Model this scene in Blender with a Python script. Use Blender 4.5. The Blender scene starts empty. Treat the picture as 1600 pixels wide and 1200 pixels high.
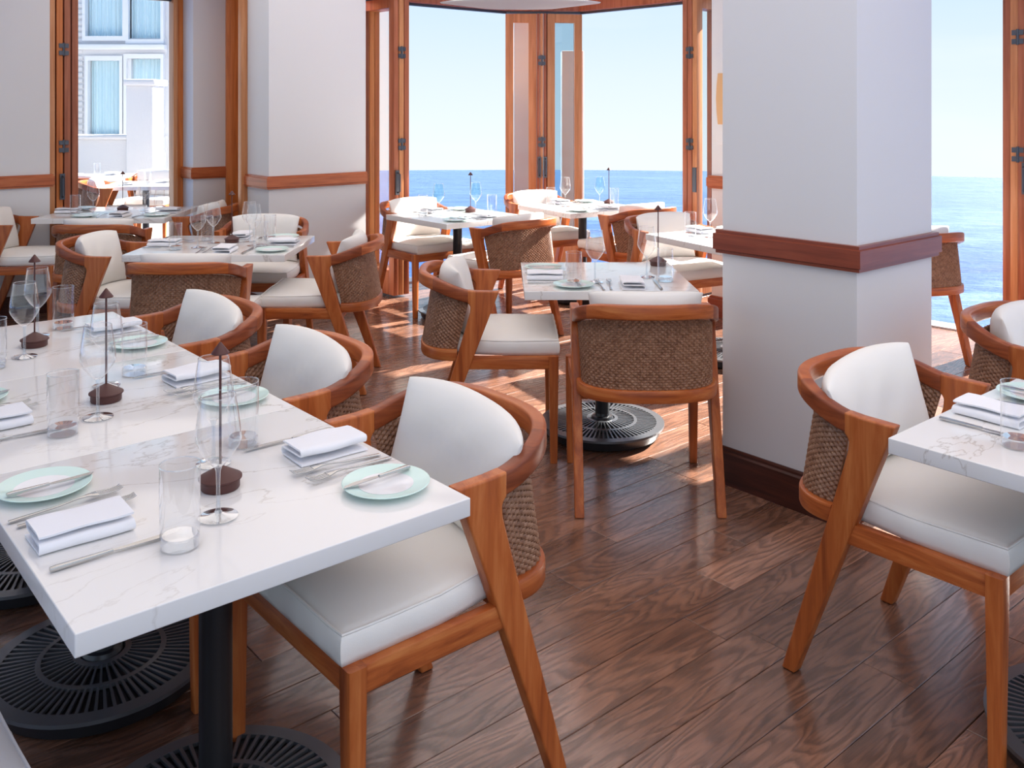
import bpy, bmesh, math, random
from math import sin, cos, pi, radians, sqrt, atan2
from mathutils import Vector, Matrix
random.seed(7)
sc = bpy.context.scene
COL = sc.collection

# ------------------------------------------------------------------ camera, sky, sun, exposure
cd = bpy.data.cameras.new('camera'); cam = bpy.data.objects.new('camera', cd); COL.objects.link(cam)
cam.location = (0, 0, 1.55); cam.rotation_euler = (pi/2, 0, 0)
cd.sensor_width = 36; cd.lens = 1450/1600*36; cd.shift_y = (168-600)/1600; cd.clip_end = 2000
sc.camera = cam
sc.view_settings.view_transform = 'Standard'; sc.view_settings.look = 'None'
sc.view_settings.exposure = 0.20; sc.view_settings.gamma = 1.0
sc.view_settings.use_curve_mapping = False
sc.cycles.max_bounces = 10; sc.cycles.transparent_max_bounces = 24; sc.cycles.transmission_bounces = 8
sc.cycles.glossy_bounces = 4; sc.cycles.diffuse_bounces = 5
sc.cycles.caustics_reflective = False; sc.cycles.caustics_refractive = False
sc.cycles.sample_clamp_indirect = 6; sc.cycles.use_denoising = True

SKY_STRENGTH = 1.0
SUN_STRENGTH = 23.0
CEILING_FILL = 100.0
SUN_AZ, SUN_EL = radians(37), radians(34.5)

w = bpy.data.worlds.new('sky'); sc.world = w; w.use_nodes = True
nt = w.node_tree; nt.nodes.clear()
tc = nt.nodes.new('ShaderNodeTexCoord'); sx = nt.nodes.new('ShaderNodeSeparateXYZ')
rp = nt.nodes.new('ShaderNodeValToRGB'); bg = nt.nodes.new('ShaderNodeBackground'); wo = nt.nodes.new('ShaderNodeOutputWorld')
mr = nt.nodes.new('ShaderNodeMapRange'); mr.inputs[1].default_value = -0.08; mr.inputs[2].default_value = 0.9
nt.links.new(tc.outputs['Generated'], sx.inputs[0]); nt.links.new(sx.outputs['Z'], mr.inputs[0])
e = rp.color_ramp.elements
e[0].position = 0.0; e[0].color = (0.83, 0.91, 0.96, 1)
e[1].position = 1.0; e[1].color = (0.30, 0.50, 0.86, 1)
for p, c in ((0.05, (0.80, 0.885, 0.955, 1)), (0.11, (0.73, 0.84, 0.94, 1)), (0.20, (0.60, 0.76, 0.91, 1)), (0.5, (0.46, 0.64, 0.90, 1))):
    k = e.new(p); k.color = c
cn = nt.nodes.new('ShaderNodeTexNoise'); cn.inputs['Scale'].default_value = 2.2; cn.inputs['Detail'].default_value = 4
cmap = nt.nodes.new('ShaderNodeMapping'); cmap.inputs['Scale'].default_value = (1, 1, 5)
cmix = nt.nodes.new('ShaderNodeMixRGB'); cmr = nt.nodes.new('ShaderNodeMapRange')
cmr.inputs[1].default_value = 0.5; cmr.inputs[2].default_value = 0.8; cmr.inputs[4].default_value = 0.5
cmix.inputs['Color2'].default_value = (0.93, 0.96, 1, 1)
nt.links.new(tc.outputs['Generated'], cmap.inputs[0]); nt.links.new(cmap.outputs[0], cn.inputs['Vector'])
nt.links.new(cn.outputs['Fac'], cmr.inputs[0]); nt.links.new(cmr.outputs[0], cmix.inputs['Fac'])
nt.links.new(mr.outputs[0], rp.inputs[0]); nt.links.new(rp.outputs[0], cmix.inputs['Color1'])
nt.links.new(cmix.outputs[0], bg.inputs[0])
bg.inputs[1].default_value = SKY_STRENGTH; nt.links.new(bg.outputs[0], wo.inputs[0])

sl = bpy.data.lights.new('sun', 'SUN'); sl.energy = SUN_STRENGTH; sl.angle = radians(0.8); sl.color = (1.0, 0.95, 0.88)
so = bpy.data.objects.new('sun', sl); COL.objects.link(so)
sd = Vector((cos(SUN_AZ)*cos(SUN_EL), sin(SUN_AZ)*cos(SUN_EL), sin(SUN_EL)))
so.rotation_euler = sd.to_track_quat('Z', 'Y').to_euler(); so.location = (8, 6, 8)
for (lx, ly, en, sz) in ((1.7, 0.5, 1.15, 6.0), (-1.3, 5.2, 0.50, 4.2)):  # unseen soft fill lamps, added under the ceiling to brighten the room
    al = bpy.data.lights.new('ceiling_fill', 'AREA'); al.shape = 'SQUARE'; al.size = sz; al.energy = CEILING_FILL*en
    al.color = (1.0, 0.915, 0.83)
    ao = bpy.data.objects.new('ceiling_fill', al); COL.objects.link(ao); ao.location = (lx, ly, 2.86)

# ------------------------------------------------------------------ materials
def mat(name, col=(0.8, 0.8, 0.8), rough=0.5, metal=0.0, spec=0.5, trans=0.0, ior=1.45, emit=None):
    m = bpy.data.materials.new(name); m.use_nodes = True
    b = m.node_tree.nodes['Principled BSDF']
    b.inputs['Base Color'].default_value = (*col, 1); b.inputs['Roughness'].default_value = rough
    b.inputs['Metallic'].default_value = metal; b.inputs['Specular IOR Level'].default_value = spec
    b.inputs['Transmission Weight'].default_value = trans; b.inputs['IOR'].default_value = ior
    return m
def N(m, t, **kw):
    n = m.node_tree.nodes.new(t)
    for k, v in kw.items():
        if k in n.inputs: n.inputs[k].default_value = v
        else: setattr(n, k, v)
    return n
def L(m, a, b): m.node_tree.links.new(a, b)
def ramp(m, stops):
    r = N(m, 'ShaderNodeValToRGB'); el = r.color_ramp.elements
    el[0].position, el[0].color = stops[0][0], (*stops[0][1], 1)
    el[1].position, el[1].color = stops[-1][0], (*stops[-1][1], 1)
    for p, c in stops[1:-1]:
        k = el.new(p); k.color = (*c, 1)
    return r
def bsdf(m): return m.node_tree.nodes['Principled BSDF']
def bump(m, src, strength=0.2, dist=0.01):
    b = N(m, 'ShaderNodeBump', Strength=strength, Distance=dist); L(m, src, b.inputs['Height']); L(m, b.outputs[0], bsdf(m).inputs['Normal']); return b

def wood(name, dark, mid, light, scale, rough=0.4, nscale=1.0, vary=0.0, spec=0.5):
    m = mat(name, mid, rough, spec=spec)
    t = N(m, 'ShaderNodeTexCoord'); mp = N(m, 'ShaderNodeMapping', Scale=scale)
    oi = N(m, 'ShaderNodeObjectInfo'); ad = N(m, 'ShaderNodeVectorMath', operation='ADD')
    ml = N(m, 'ShaderNodeMath', operation='MULTIPLY'); ml.inputs[1].default_value = 31.7
    cb = N(m, 'ShaderNodeCombineXYZ'); L(m, oi.outputs['Random'], ml.inputs[0]); L(m, ml.outputs[0], cb.inputs[0]); L(m, ml.outputs[0], cb.inputs[2])
    L(m, t.outputs['Object'], ad.inputs[0]); L(m, cb.outputs[0], ad.inputs[1]); L(m, ad.outputs[0], mp.inputs[0])
    n1 = N(m, 'ShaderNodeTexNoise', Scale=nscale, Detail=6.0, Roughness=0.62, Distortion=0.6); L(m, mp.outputs[0], n1.inputs['Vector'])
    r = ramp(m, [(0.30, dark), (0.5, mid), (0.70, light)]); L(m, n1.outputs['Fac'], r.inputs[0])
    out = r.outputs[0]
    if vary:
        hv = N(m, 'ShaderNodeHueSaturation'); mrr = N(m, 'ShaderNodeMapRange'); mrr.inputs[3].default_value = 1-vary; mrr.inputs[4].default_value = 1+vary
        L(m, oi.outputs['Random'], mrr.inputs[0]); L(m, mrr.outputs[0], hv.inputs['Value']); L(m, out, hv.inputs['Color']); out = hv.outputs[0]
    L(m, out, bsdf(m).inputs['Base Color'])
    bump(m, n1.outputs['Fac'], 0.08, 0.003)
    return m

TEAK_V = wood('teak_upright', (0.24, 0.050, 0.012), (0.43, 0.108, 0.024), (0.57, 0.19, 0.055), (26, 26, 2.2), 0.36, vary=0.10)
TEAK_H = wood('teak_rail', (0.24, 0.050, 0.012), (0.44, 0.11, 0.026), (0.58, 0.20, 0.057), (4, 4, 42), 0.34, vary=0.10)
TEAK_D = wood('teak_corner_block', (0.15, 0.034, 0.012), (0.27, 0.062, 0.020), (0.37, 0.10, 0.033), (5, 5, 40), 0.34)
TRIM_W = wood('trim_wood', (0.32, 0.075, 0.026), (0.45, 0.12, 0.042), (0.54, 0.17, 0.065), (3, 3, 45), 0.33)
TRIM_DK = wood('mahogany_trim', (0.17, 0.035, 0.018), (0.235, 0.052, 0.026), (0.28, 0.068, 0.033), (3, 3, 45), 0.30)
BASE_DK = wood('dark_baseboard', (0.035, 0.010, 0.006), (0.06, 0.016, 0.010), (0.09, 0.024, 0.014), (3, 3, 45), 0.35)
DOOR_W = wood('door_wood', (0.42, 0.16, 0.06), (0.56, 0.24, 0.10), (0.66, 0.32, 0.15), (30, 30, 1.5), 0.35)
DOOR_R = wood('door_wood_red', (0.25, 0.07, 0.03), (0.36, 0.11, 0.05), (0.46, 0.16, 0.08), (30, 30, 1.5), 0.35)
DOOR_O = wood('door_wood_orange', (0.42, 0.11, 0.02), (0.58, 0.17, 0.035), (0.66, 0.22, 0.06), (30, 30, 1.5), 0.35)

def floor_mat():
    m = mat('oak_floor', (0.15, 0.08, 0.05), 0.3)
    t = N(m, 'ShaderNodeTexCoord'); oi = N(m, 'ShaderNodeObjectInfo')
    ml = N(m, 'ShaderNodeMath', operation='MULTIPLY'); ml.inputs[1].default_value = 57.3
    cb = N(m, 'ShaderNodeCombineXYZ'); L(m, oi.outputs['Random'], ml.inputs[0])
    for i in (0, 1, 2): L(m, ml.outputs[0], cb.inputs[i])
    ad = N(m, 'ShaderNodeVectorMath', operation='ADD'); L(m, t.outputs['Object'], ad.inputs[0]); L(m, cb.outputs[0], ad.inputs[1])
    # cathedral grain: contour lines of a stretched noise field
    mp = N(m, 'ShaderNodeMapping', Scale=(1.3, 7.0, 1.0)); L(m, ad.outputs[0], mp.inputs[0])
    n1 = N(m, 'ShaderNodeTexNoise', Scale=1.0, Detail=2.0, Roughness=0.45, Distortion=0.35); L(m, mp.outputs[0], n1.inputs['Vector'])
    mu = N(m, 'ShaderNodeMath', operation='MULTIPLY'); mu.inputs[1].default_value = 16.0; L(m, n1.outputs['Fac'], mu.inputs[0])
    nf = N(m, 'ShaderNodeTexNoise', Scale=1.0, Detail=4.0); mpf = N(m, 'ShaderNodeMapping', Scale=(9, 140, 1)); L(m, ad.outputs[0], mpf.inputs[0]); L(m, mpf.outputs[0], nf.inputs['Vector'])
    a2 = N(m, 'ShaderNodeMath', operation='ADD'); L(m, mu.outputs[0], a2.inputs[0]); L(m, nf.outputs['Fac'], a2.inputs[1])
    fr = N(m, 'ShaderNodeMath', operation='FRACT'); L(m, a2.outputs[0], fr.inputs[0])
    gr = ramp(m, [(0.0, (1, 1, 1)), (0.35, (0.45, 0.45, 0.45)), (0.75, (0.0, 0.0, 0.0)), (1.0, (1, 1, 1))]); L(m, fr.outputs[0], gr.inputs[0])
    # knots and large tone
    n3 = N(m, 'ShaderNodeTexNoise', Scale=1.0, Detail=3.0); mp3 = N(m, 'ShaderNodeMapping', Scale=(1.6, 5.5, 1)); L(m, ad.outputs[0], mp3.inputs[0]); L(m, mp3.outputs[0], n3.inputs['Vector'])
    base = ramp(m, [(0.28, (0.17, 0.078, 0.048)), (0.5, (0.29, 0.14, 0.088)), (0.72, (0.40, 0.205, 0.135))]); L(m, n3.outputs['Fac'], base.inputs[0])
    mx = N(m, 'ShaderNodeMixRGB', blend_type='MULTIPLY'); mx.inputs['Fac'].default_value = 0.55
    inv = N(m, 'ShaderNodeInvert'); L(m, gr.outputs[0], inv.inputs['Color']); L(m, base.outputs[0], mx.inputs['Color1']); L(m, inv.outputs[0], mx.inputs['Color2'])
    fine = N(m, 'ShaderNodeMixRGB', blend_type='MULTIPLY'); fine.inputs['Fac'].default_value = 0.45
    rf = ramp(m, [(0.35, (0.45, 0.45, 0.45)), (0.55, (1, 1, 1))]); L(m, nf.outputs['Fac'], rf.inputs[0])
    L(m, mx.outputs[0], fine.inputs['Color1']); L(m, rf.outputs[0], fine.inputs['Color2'])
    hv = N(m, 'ShaderNodeHueSaturation'); mrr = N(m, 'ShaderNodeMapRange'); mrr.inputs[3].default_value = 0.78; mrr.inputs[4].default_value = 1.22
    L(m, oi.outputs['Random'], mrr.inputs[0]); L(m, mrr.outputs[0], hv.inputs['Value']); L(m, fine.outputs[0], hv.inputs['Color'])
    L(m, hv.outputs[0], bsdf(m).inputs['Base Color'])
    rr = N(m, 'ShaderNodeMapRange'); rr.inputs[3].default_value = 0.20; rr.inputs[4].default_value = 0.34
    L(m, gr.outputs[0], rr.inputs[0]); L(m, rr.outputs[0], bsdf(m).inputs['Roughness'])
    bsdf(m).inputs['Specular IOR Level'].default_value = 0.6; bsdf(m).inputs['Coat Weight'].default_value = 0.55; bsdf(m).inputs['Coat Roughness'].default_value = 0.16
    bump(m, inv.outputs[0], 0.10, 0.002)
    return m
FLOOR = floor_mat()

def marble():
    m = mat('white_quartz', (0.80, 0.79, 0.77), 0.09, spec=0.6)
    t = N(m, 'ShaderNodeTexCoord'); oi = N(m, 'ShaderNodeObjectInfo')
    cb = N(m, 'ShaderNodeCombineXYZ'); ml = N(m, 'ShaderNodeMath', operation='MULTIPLY'); ml.inputs[1].default_value = 17.0
    L(m, oi.outputs['Random'], ml.inputs[0]); L(m, ml.outputs[0], cb.inputs[0]); L(m, ml.outputs[0], cb.inputs[1])
    ad = N(m, 'ShaderNodeVectorMath', operation='ADD'); L(m, t.outputs['Object'], ad.inputs[0]); L(m, cb.outputs[0], ad.inputs[1])
    mp = N(m, 'ShaderNodeMapping', Scale=(1.0, 2.6, 1.0), Rotation=(0, 0, 0.5)); L(m, ad.outputs[0], mp.inputs[0])
    n1 = N(m, 'ShaderNodeTexNoise', Scale=1.5, Detail=7.0, Roughness=0.55, Distortion=0.4); L(m, mp.outputs[0], n1.inputs['Vector'])
    s = N(m, 'ShaderNodeMath', operation='SUBTRACT'); s.inputs[1].default_value = 0.5; L(m, n1.outputs['Fac'], s.inputs[0])
    ab = N(m, 'ShaderNodeMath', operation='ABSOLUTE'); L(m, s.outputs[0], ab.inputs[0])
    r = ramp(m, [(0.0, (0.58, 0.545, 0.51)), (0.003, (0.71, 0.685, 0.655)), (0.007, (0.81, 0.80, 0.785))]); L(m, ab.outputs[0], r.inputs[0])
    n2 = N(m, 'ShaderNodeTexNoise', Scale=1.2, Detail=2.0); L(m, ad.outputs[0], n2.inputs['Vector'])
    r2 = ramp(m, [(0.38, (0, 0, 0)), (0.52, (1, 1, 1))]); L(m, n2.outputs['Fac'], r2.inputs[0])
    mx = N(m, 'ShaderNodeMixRGB'); L(m, r2.outputs[0], mx.inputs['Fac']); mx.inputs['Color1'].default_value = (0.81, 0.80, 0.785, 1); L(m, r.outputs[0], mx.inputs['Color2'])
    L(m, mx.outputs[0], bsdf(m).inputs['Base Color'])
    return m
MARBLE = marble()

def fabric(name, col, s=900):
    m = mat(name, col, 0.85, spec=0.2)
    t = N(m, 'ShaderNodeTexCoord')
    n1 = N(m, 'ShaderNodeTexNoise', Scale=9.0, Detail=3.0); L(m, t.outputs['Object'], n1.inputs['Vector'])
    n2 = N(m, 'ShaderNodeTexNoise', Scale=s, Detail=1.0); L(m, t.outputs['Object'], n2.inputs['Vector'])
    ad = N(m, 'ShaderNodeMath', operation='MULTIPLY_ADD'); ad.inputs[1].default_value = 5.0; L(m, n1.outputs['Fac'], ad.inputs[0]); L(m, n2.outputs['Fac'], ad.inputs[2])
    bump(m, ad.outputs[0], 0.18, 0.004)
    return m
CREAM = fabric('cream_fabric', (0.84, 0.82, 0.78))
GREYF = fabric('grey_fabric', (0.46, 0.46, 0.48))
LINEN = fabric('white_napkin_linen', (0.88, 0.89, 0.93), 1500)
WICK = wood('brown_wicker', (0.17, 0.075, 0.04), (0.30, 0.15, 0.085), (0.42, 0.24, 0.15), (60, 60, 60), 0.42)
WALL = mat('painted_wall', (0.75, 0.755, 0.765), 0.6, spec=0.25)
_n = N(WALL, 'ShaderNodeTexNoise', Scale=60.0, Detail=3.0); bump(WALL, _n.outputs['Fac'], 0.03, 0.002)
CEIL = mat('ceiling_paint', (0.85, 0.85, 0.84), 0.8, spec=0.2)
IRON = mat('black_cast_iron', (0.018, 0.020, 0.024), 0.30, spec=0.6)
IRONG = mat('highlit_iron_ribs', (0.16, 0.17, 0.185), 0.30, metal=0.6)  # sunlit highlights put into the colour: ribs paler than the base
BLACKP = mat('black_post', (0.012, 0.012, 0.014), 0.35)
STEEL = mat('brushed_steel', (0.55, 0.54, 0.53), 0.22, metal=1.0)
HINGE = mat('dark_hinge_steel', (0.10, 0.11, 0.13), 0.35, metal=0.8)
LAMPB = mat('oxblood_lamp_metal', (0.085, 0.028, 0.024), 0.45)
MINT = mat('mint_glaze', (0.66, 0.86, 0.80), 0.12)
PWHITE = mat('white_glaze', (0.86, 0.87, 0.88), 0.10)
STUCCO = mat('white_stucco', (0.70, 0.70, 0.71), 0.8, spec=0.2)
_n = N(STUCCO, 'ShaderNodeTexNoise', Scale=30.0, Detail=4.0); bump(STUCCO, _n.outputs['Fac'], 0.3, 0.01)
UPVC = mat('white_window_frame', (0.80, 0.81, 0.83), 0.4)
CURT = mat('pale_blue_curtain', (0.72, 0.87, 0.93), 0.8, spec=0.2)
AMBER = mat('amber_inlay', (0.70, 0.42, 0.20), 0.5)
SHADE = mat('white_shade_fabric', (0.80, 0.80, 0.80), 0.8)
ALU = mat('aluminium_track', (0.55, 0.56, 0.58), 0.35, metal=0.6)
PALM = mat('palm_leaf', (0.05, 0.09, 0.03), 0.5)
TERR = mat('pale_terrace_stone', (0.50, 0.48, 0.46), 0.7)

def thin_glass(name, tint=(0.97, 0.98, 0.98), k=1.0, gloss=1.0):
    m = bpy.data.materials.new(name); m.use_nodes = True; n = m.node_tree; n.nodes.clear()
    o = N(m, 'ShaderNodeOutputMaterial'); mx = N(m, 'ShaderNodeMixShader'); tr = N(m, 'ShaderNodeBsdfTransparent'); gl = N(m, 'ShaderNodeBsdfGlossy')
    tr.inputs[0].default_value = (*tint, 1); gl.inputs['Roughness'].default_value = 0.01; gl.inputs[0].default_value = (gloss, gloss, gloss, 1)
    lw = N(m, 'ShaderNodeLayerWeight', Blend=0.5); pw = N(m, 'ShaderNodeMath', operation='POWER'); pw.inputs[1].default_value = 3.2
    ma = N(m, 'ShaderNodeMath', operation='MULTIPLY_ADD', use_clamp=True); ma.inputs[1].default_value = 0.75*k; ma.inputs[2].default_value = 0.045*k
    L(m, lw.outputs['Facing'], pw.inputs[0]); L(m, pw.outputs[0], ma.inputs[0]); L(m, ma.outputs[0], mx.inputs[0]); L(m, tr.outputs[0], mx.inputs[1]); L(m, gl.outputs[0], mx.inputs[2]); L(m, mx.outputs[0], o.inputs[0])
    return m
GLASS_T = thin_glass('clear_thin_glass', (0.975, 0.98, 0.985), 1.5)
GLASS_A = thin_glass('aqua_thin_glass', (0.80, 0.94, 0.93), 1.2)
PANE = thin_glass('door_pane_glass', (0.97, 0.98, 0.98), 0.2)
PANE_B = thin_glass('tinted_pane_glass', (0.68, 0.78, 0.83), 0.5)
GLASS_S = thin_glass('thick_glass', (0.90, 0.925, 0.95), 2.6)

def sea_mat():
    m = mat('sea_water', (0.03, 0.1, 0.2), 0.65, spec=0.06)
    g = N(m, 'ShaderNodeNewGeometry'); mp = N(m, 'ShaderNodeMapping', Scale=(0.05, 0.13, 1)); L(m, g.outputs['Position'], mp.inputs[0])
    n1 = N(m, 'ShaderNodeTexNoise', Scale=1.0, Detail=8.0, Roughness=0.68); L(m, mp.outputs[0], n1.inputs['Vector'])
    mp2 = N(m, 'ShaderNodeMapping', Scale=(0.003, 0.022, 1)); L(m, g.outputs['Position'], mp2.inputs[0])
    n2 = N(m, 'ShaderNodeTexNoise', Scale=1.0, Detail=3.0); L(m, mp2.outputs[0], n2.inputs['Vector'])
    ad = N(m, 'ShaderNodeMath', operation='MULTIPLY_ADD'); ad.inputs[1].default_value = 0.55; L(m, n2.outputs['Fac'], ad.inputs[0])
    m5 = N(m, 'ShaderNodeMath', operation='MULTIPLY'); m5.inputs[1].default_value = 0.45; L(m, n1.outputs['Fac'], m5.inputs[0]); L(m, m5.outputs[0], ad.inputs[2])
    r = ramp(m, [(0.40, (0.010, 0.038, 0.17)), (0.5, (0.028, 0.078, 0.235)), (0.60, (0.11, 0.185, 0.33))]); L(m, ad.outputs[0], r.inputs[0])
    # distance haze painted into the base colour, paler towards the horizon
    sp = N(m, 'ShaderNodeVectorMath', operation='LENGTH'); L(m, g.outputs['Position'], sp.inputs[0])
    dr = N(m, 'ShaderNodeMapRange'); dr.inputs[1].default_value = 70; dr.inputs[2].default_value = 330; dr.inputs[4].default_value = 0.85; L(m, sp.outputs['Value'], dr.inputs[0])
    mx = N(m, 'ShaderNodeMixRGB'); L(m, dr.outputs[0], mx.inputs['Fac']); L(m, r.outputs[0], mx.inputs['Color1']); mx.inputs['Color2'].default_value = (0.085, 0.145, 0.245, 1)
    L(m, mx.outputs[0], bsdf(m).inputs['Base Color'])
    bump(m, n1.outputs['Fac'], 0.8, 2.5)
    return m
SEA = sea_mat()

# ------------------------------------------------------------------ mesh helpers
def link(name, me, m, parent=None, loc=None, rotz=None):
    o = bpy.data.objects.new(name, me); COL.objects.link(o)
    if m and len(me.materials) == 0: me.materials.append(m)
    if parent: o.parent = parent
    if loc: o.location = loc
    if rotz is not None: o.rotation_euler = (0, 0, rotz)
    return o
class MB:
    def __init__(s): s.v = []; s.f = []; s.sm = []
    def add(s, vs, fs, smooth=False):
        b = len(s.v); s.v += [tuple(p) for p in vs]; s.f += [tuple(i+b for i in q) for q in fs]; s.sm += [smooth]*len(fs); return s
    def box(s, x0, x1, y0, y1, z0, z1):
        vs = [(x0, y0, z0), (x1, y0, z0), (x1, y1, z0), (x0, y1, z0), (x0, y0, z1), (x1, y0, z1), (x1, y1, z1), (x0, y1, z1)]
        return s.add(vs, [(0, 3, 2, 1), (4, 5, 6, 7), (0, 1, 5, 4), (1, 2, 6, 5), (2, 3, 7, 6), (3, 0, 4, 7)])
    def obox(s, p0, p1, t0, t1, z0, z1):
        # a box along p0->p1, spanning offsets t0..t1 to the left of that direction
        d = Vector((p1[0]-p0[0], p1[1]-p0[1])).normalized(); n = Vector((-d.y, d.x))
        c = [(p0[0]+n.x*t0, p0[1]+n.y*t0), (p1[0]+n.x*t0, p1[1]+n.y*t0), (p1[0]+n.x*t1, p1[1]+n.y*t1), (p0[0]+n.x*t1, p0[1]+n.y*t1)]
        vs = [(x, y, z0) for x, y in c] + [(x, y, z1) for x, y in c]
        return s.add(vs, [(0, 3, 2, 1), (4, 5, 6, 7), (0, 1, 5, 4), (1, 2, 6, 5), (2, 3, 7, 6), (3, 0, 4, 7)])
    def lathe(s, prof, n=32, c=(0, 0, 0), smooth=True, cap=True):
        vs = []; fs = []
        for (r, z) in prof:
            for i in range(n): a = 2*pi*i/n; vs.append((c[0]+r*cos(a), c[1]+r*sin(a), c[2]+z))
        for j in range(len(prof)-1):
            for i in range(n):
                k = (i+1) % n; fs.append((j*n+i, j*n+k, (j+1)*n+k, (j+1)*n+i))
        if cap:
            if prof[0][0] > 1e-4: fs.append(tuple(reversed(range(n))))
            if prof[-1][0] > 1e-4: fs.append(tuple((len(prof)-1)*n+i for i in range(n)))
        return s.add(vs, fs, smooth)
    def sweep(s, rings, closed=False, smooth=True, caps=True):
        n = len(rings[0]); vs = [p for r in rings for p in r]; fs = []; m = len(rings)
        for j in range(m if closed else m-1):
            jj = (j+1) % m
            for i in range(n):
                k = (i+1) % n; fs.append((j*n+i, j*n+k, jj*n+k, jj*n+i))
        if caps and not closed: fs += [tuple(reversed(range(n))), tuple((m-1)*n+i for i in range(n))]
        return s.add(vs, fs, smooth)
    def tube(s, pts, r, n=8, closed=False):
        pts = [Vector(p) for p in pts]; rings = []; m = len(pts)
        for i, p in enumerate(pts):
            a = pts[(i-1) % m] if (i > 0 or closed) else p; b = pts[(i+1) % m] if (i < m-1 or closed) else p
            t = (b-a).normalized(); up = Vector((0, 0, 1)) if abs(t.z) < 0.9 else Vector((1, 0, 0))
            x = t.cross(up).normalized(); y = x.cross(t)
            rr = r[i] if isinstance(r, (list, tuple)) else r
            rings.append([p + x*rr*cos(2*pi*k/n) + y*rr*sin(2*pi*k/n) for k in range(n)])
        return s.sweep(rings, closed)
    def mesh(s, name, bevel=0.0, seg=2, autosmooth=True):
        me = bpy.data.meshes.new(name); me.from_pydata(s.v, [], s.f); me.update()
        bm = bmesh.new(); bm.from_mesh(me)
        bmesh.ops.recalc_face_normals(bm, faces=bm.faces)
        if bevel > 0:
            ed = [e for e in bm.edges if len(e.link_faces) == 2 and e.calc_face_angle(0) > 0.5]
            bmesh.ops.bevel(bm, geom=ed, offset=bevel, segments=seg, affect='EDGES', profile=0.6, clamp_overlap=True)
        for f, k in zip(bm.faces, s.sm if bevel <= 0 else [True]*len(bm.faces)): f.smooth = k
        bm.to_mesh(me); bm.free()
        if bevel > 0 or any(s.sm):
            try: me.set_sharp_from_angle(angle=radians(38))
            except Exception: pass
        return me
    def build(s, name, m, parent=None, bevel=0.0, seg=2, loc=None, rotz=None):
        return link(name, s.mesh(name, bevel, seg), m, parent, loc, rotz)
def rrect(w, h, r=0.006, n=3):
    pts = []
    for (cx, cy, a0) in ((w/2-r, h/2-r, 0), (-w/2+r, h/2-r, pi/2), (-w/2+r, -h/2+r, pi), (w/2-r, -h/2+r, 1.5*pi)):
        for k in range(n): a = a0 + pi/2*k/(n-1); pts.append((cx+r*cos(a), cy+r*sin(a)))
    return pts
def prism_x(poly, x0, x1):
    n = len(poly); b = MB()
    vs = [(x0, y, z) for y, z in poly] + [(x1, y, z) for y, z in poly]
    b.add(vs, [tuple(range(n)), tuple(reversed(range(n, 2*n)))] + [(i, i+n, (i+1) % n+n, (i+1) % n) for i in range(n)]); return b
def tag(o, label=None, cat=None, group=None, kind=None):
    if label: o['label'] = label
    if cat: o['category'] = cat
    if group: o['group'] = group
    if kind: o['kind'] = kind
    return o
def empty(name, loc=(0, 0, 0), rz=0.0):
    o = bpy.data.objects.new(name, None); COL.objects.link(o); o.location = loc; o.rotation_euler = (0, 0, rz); o.empty_display_size = 0.1; return o
def copy_tree(o, parent=None):
    c = o.copy(); COL.objects.link(c)
    if parent: c.parent = parent
    for ch in list(o.children): copy_tree(ch, c)
    return c
used = set()
def inst(proto, loc, rz, label, group=None, cat=None):
    if proto.name in used: o = copy_tree(proto)
    else: used.add(proto.name); o = proto
    o.location = loc; o.rotation_euler = (0, 0, rz); o['label'] = label
    if group: o['group'] = group
    if cat: o['category'] = cat
    return o

# room axes
TH = radians(40.4); V = Vector((cos(TH), sin(TH))); U = Vector((-sin(TH), cos(TH)))
def uv(o, a, b): return (o[0]+a*U.x+b*V.x, o[1]+a*U.y+b*V.y)
def struct(o): o['kind'] = 'structure'; return o

# ------------------------------------------------------------------ floor and planks
ROOM = [(-7, -1.5), (-7, 4.6), (-2.62, 8.32), (-2.0, 8.25), (-1.93, 7.42), (-.978, 8.2), (-.062, 8.99), (.674, 9.05), (1.55, 8.12), (3.34, 6.24), (5.3, 4.2), (5.3, -1.5)]
fb = MB(); n = len(ROOM)
fb.add([(x, y, -0.005) for x, y in ROOM] + [(x, y, -0.30) for x, y in ROOM], [tuple(range(n)), tuple(reversed(range(n, 2*n)))] + [(i, (i+1) % n, (i+1) % n+n, i+n) for i in range(n)])
FLD = mat('dark_subfloor', (0.045, 0.022, 0.015), 0.5)
floor = struct(fb.build('floor', FLD))
PW = 0.156
def row_intervals(c):
    # intersections of the line {c*U + t*V} with the room polygon
    ts = []
    for i in range(n):
        a = Vector(ROOM[i]); b = Vector(ROOM[(i+1) % n]); da = a.dot(U)-c; db = b.dot(U)-c
        if (da < 0) != (db < 0):
            k = da/(da-db); ts.append((a+(b-a)*k).dot(V))
    ts.sort(); return [(ts[i], ts[i+1]) for i in range(0, len(ts)-1, 2)]
c0 = Vector((-.13+.2, 2.64)).dot(U)   # a plank joint seen in the photograph
rng = random.Random(11)
planks = []
for k in range(-40, 60):
    c = c0 + (k+0.5)*PW
    for (t0, t1) in row_intervals(c):
        t = t0 - rng.random()*1.6
        while t < t1:
            ln = rng.uniform(1.3, 2.3); a, b = max(t, t0), min(t+ln, t1); t += ln
            if b-a < 0.12: continue
            vis = False
            for q in range(9):
                s_ = a+(b-a)*q/8; P = U*c + V*s_
                if P.y > 1.75 and abs(P.x)/P.y < 0.60: vis = True
            if vis: planks.append((c, a, b))
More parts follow.
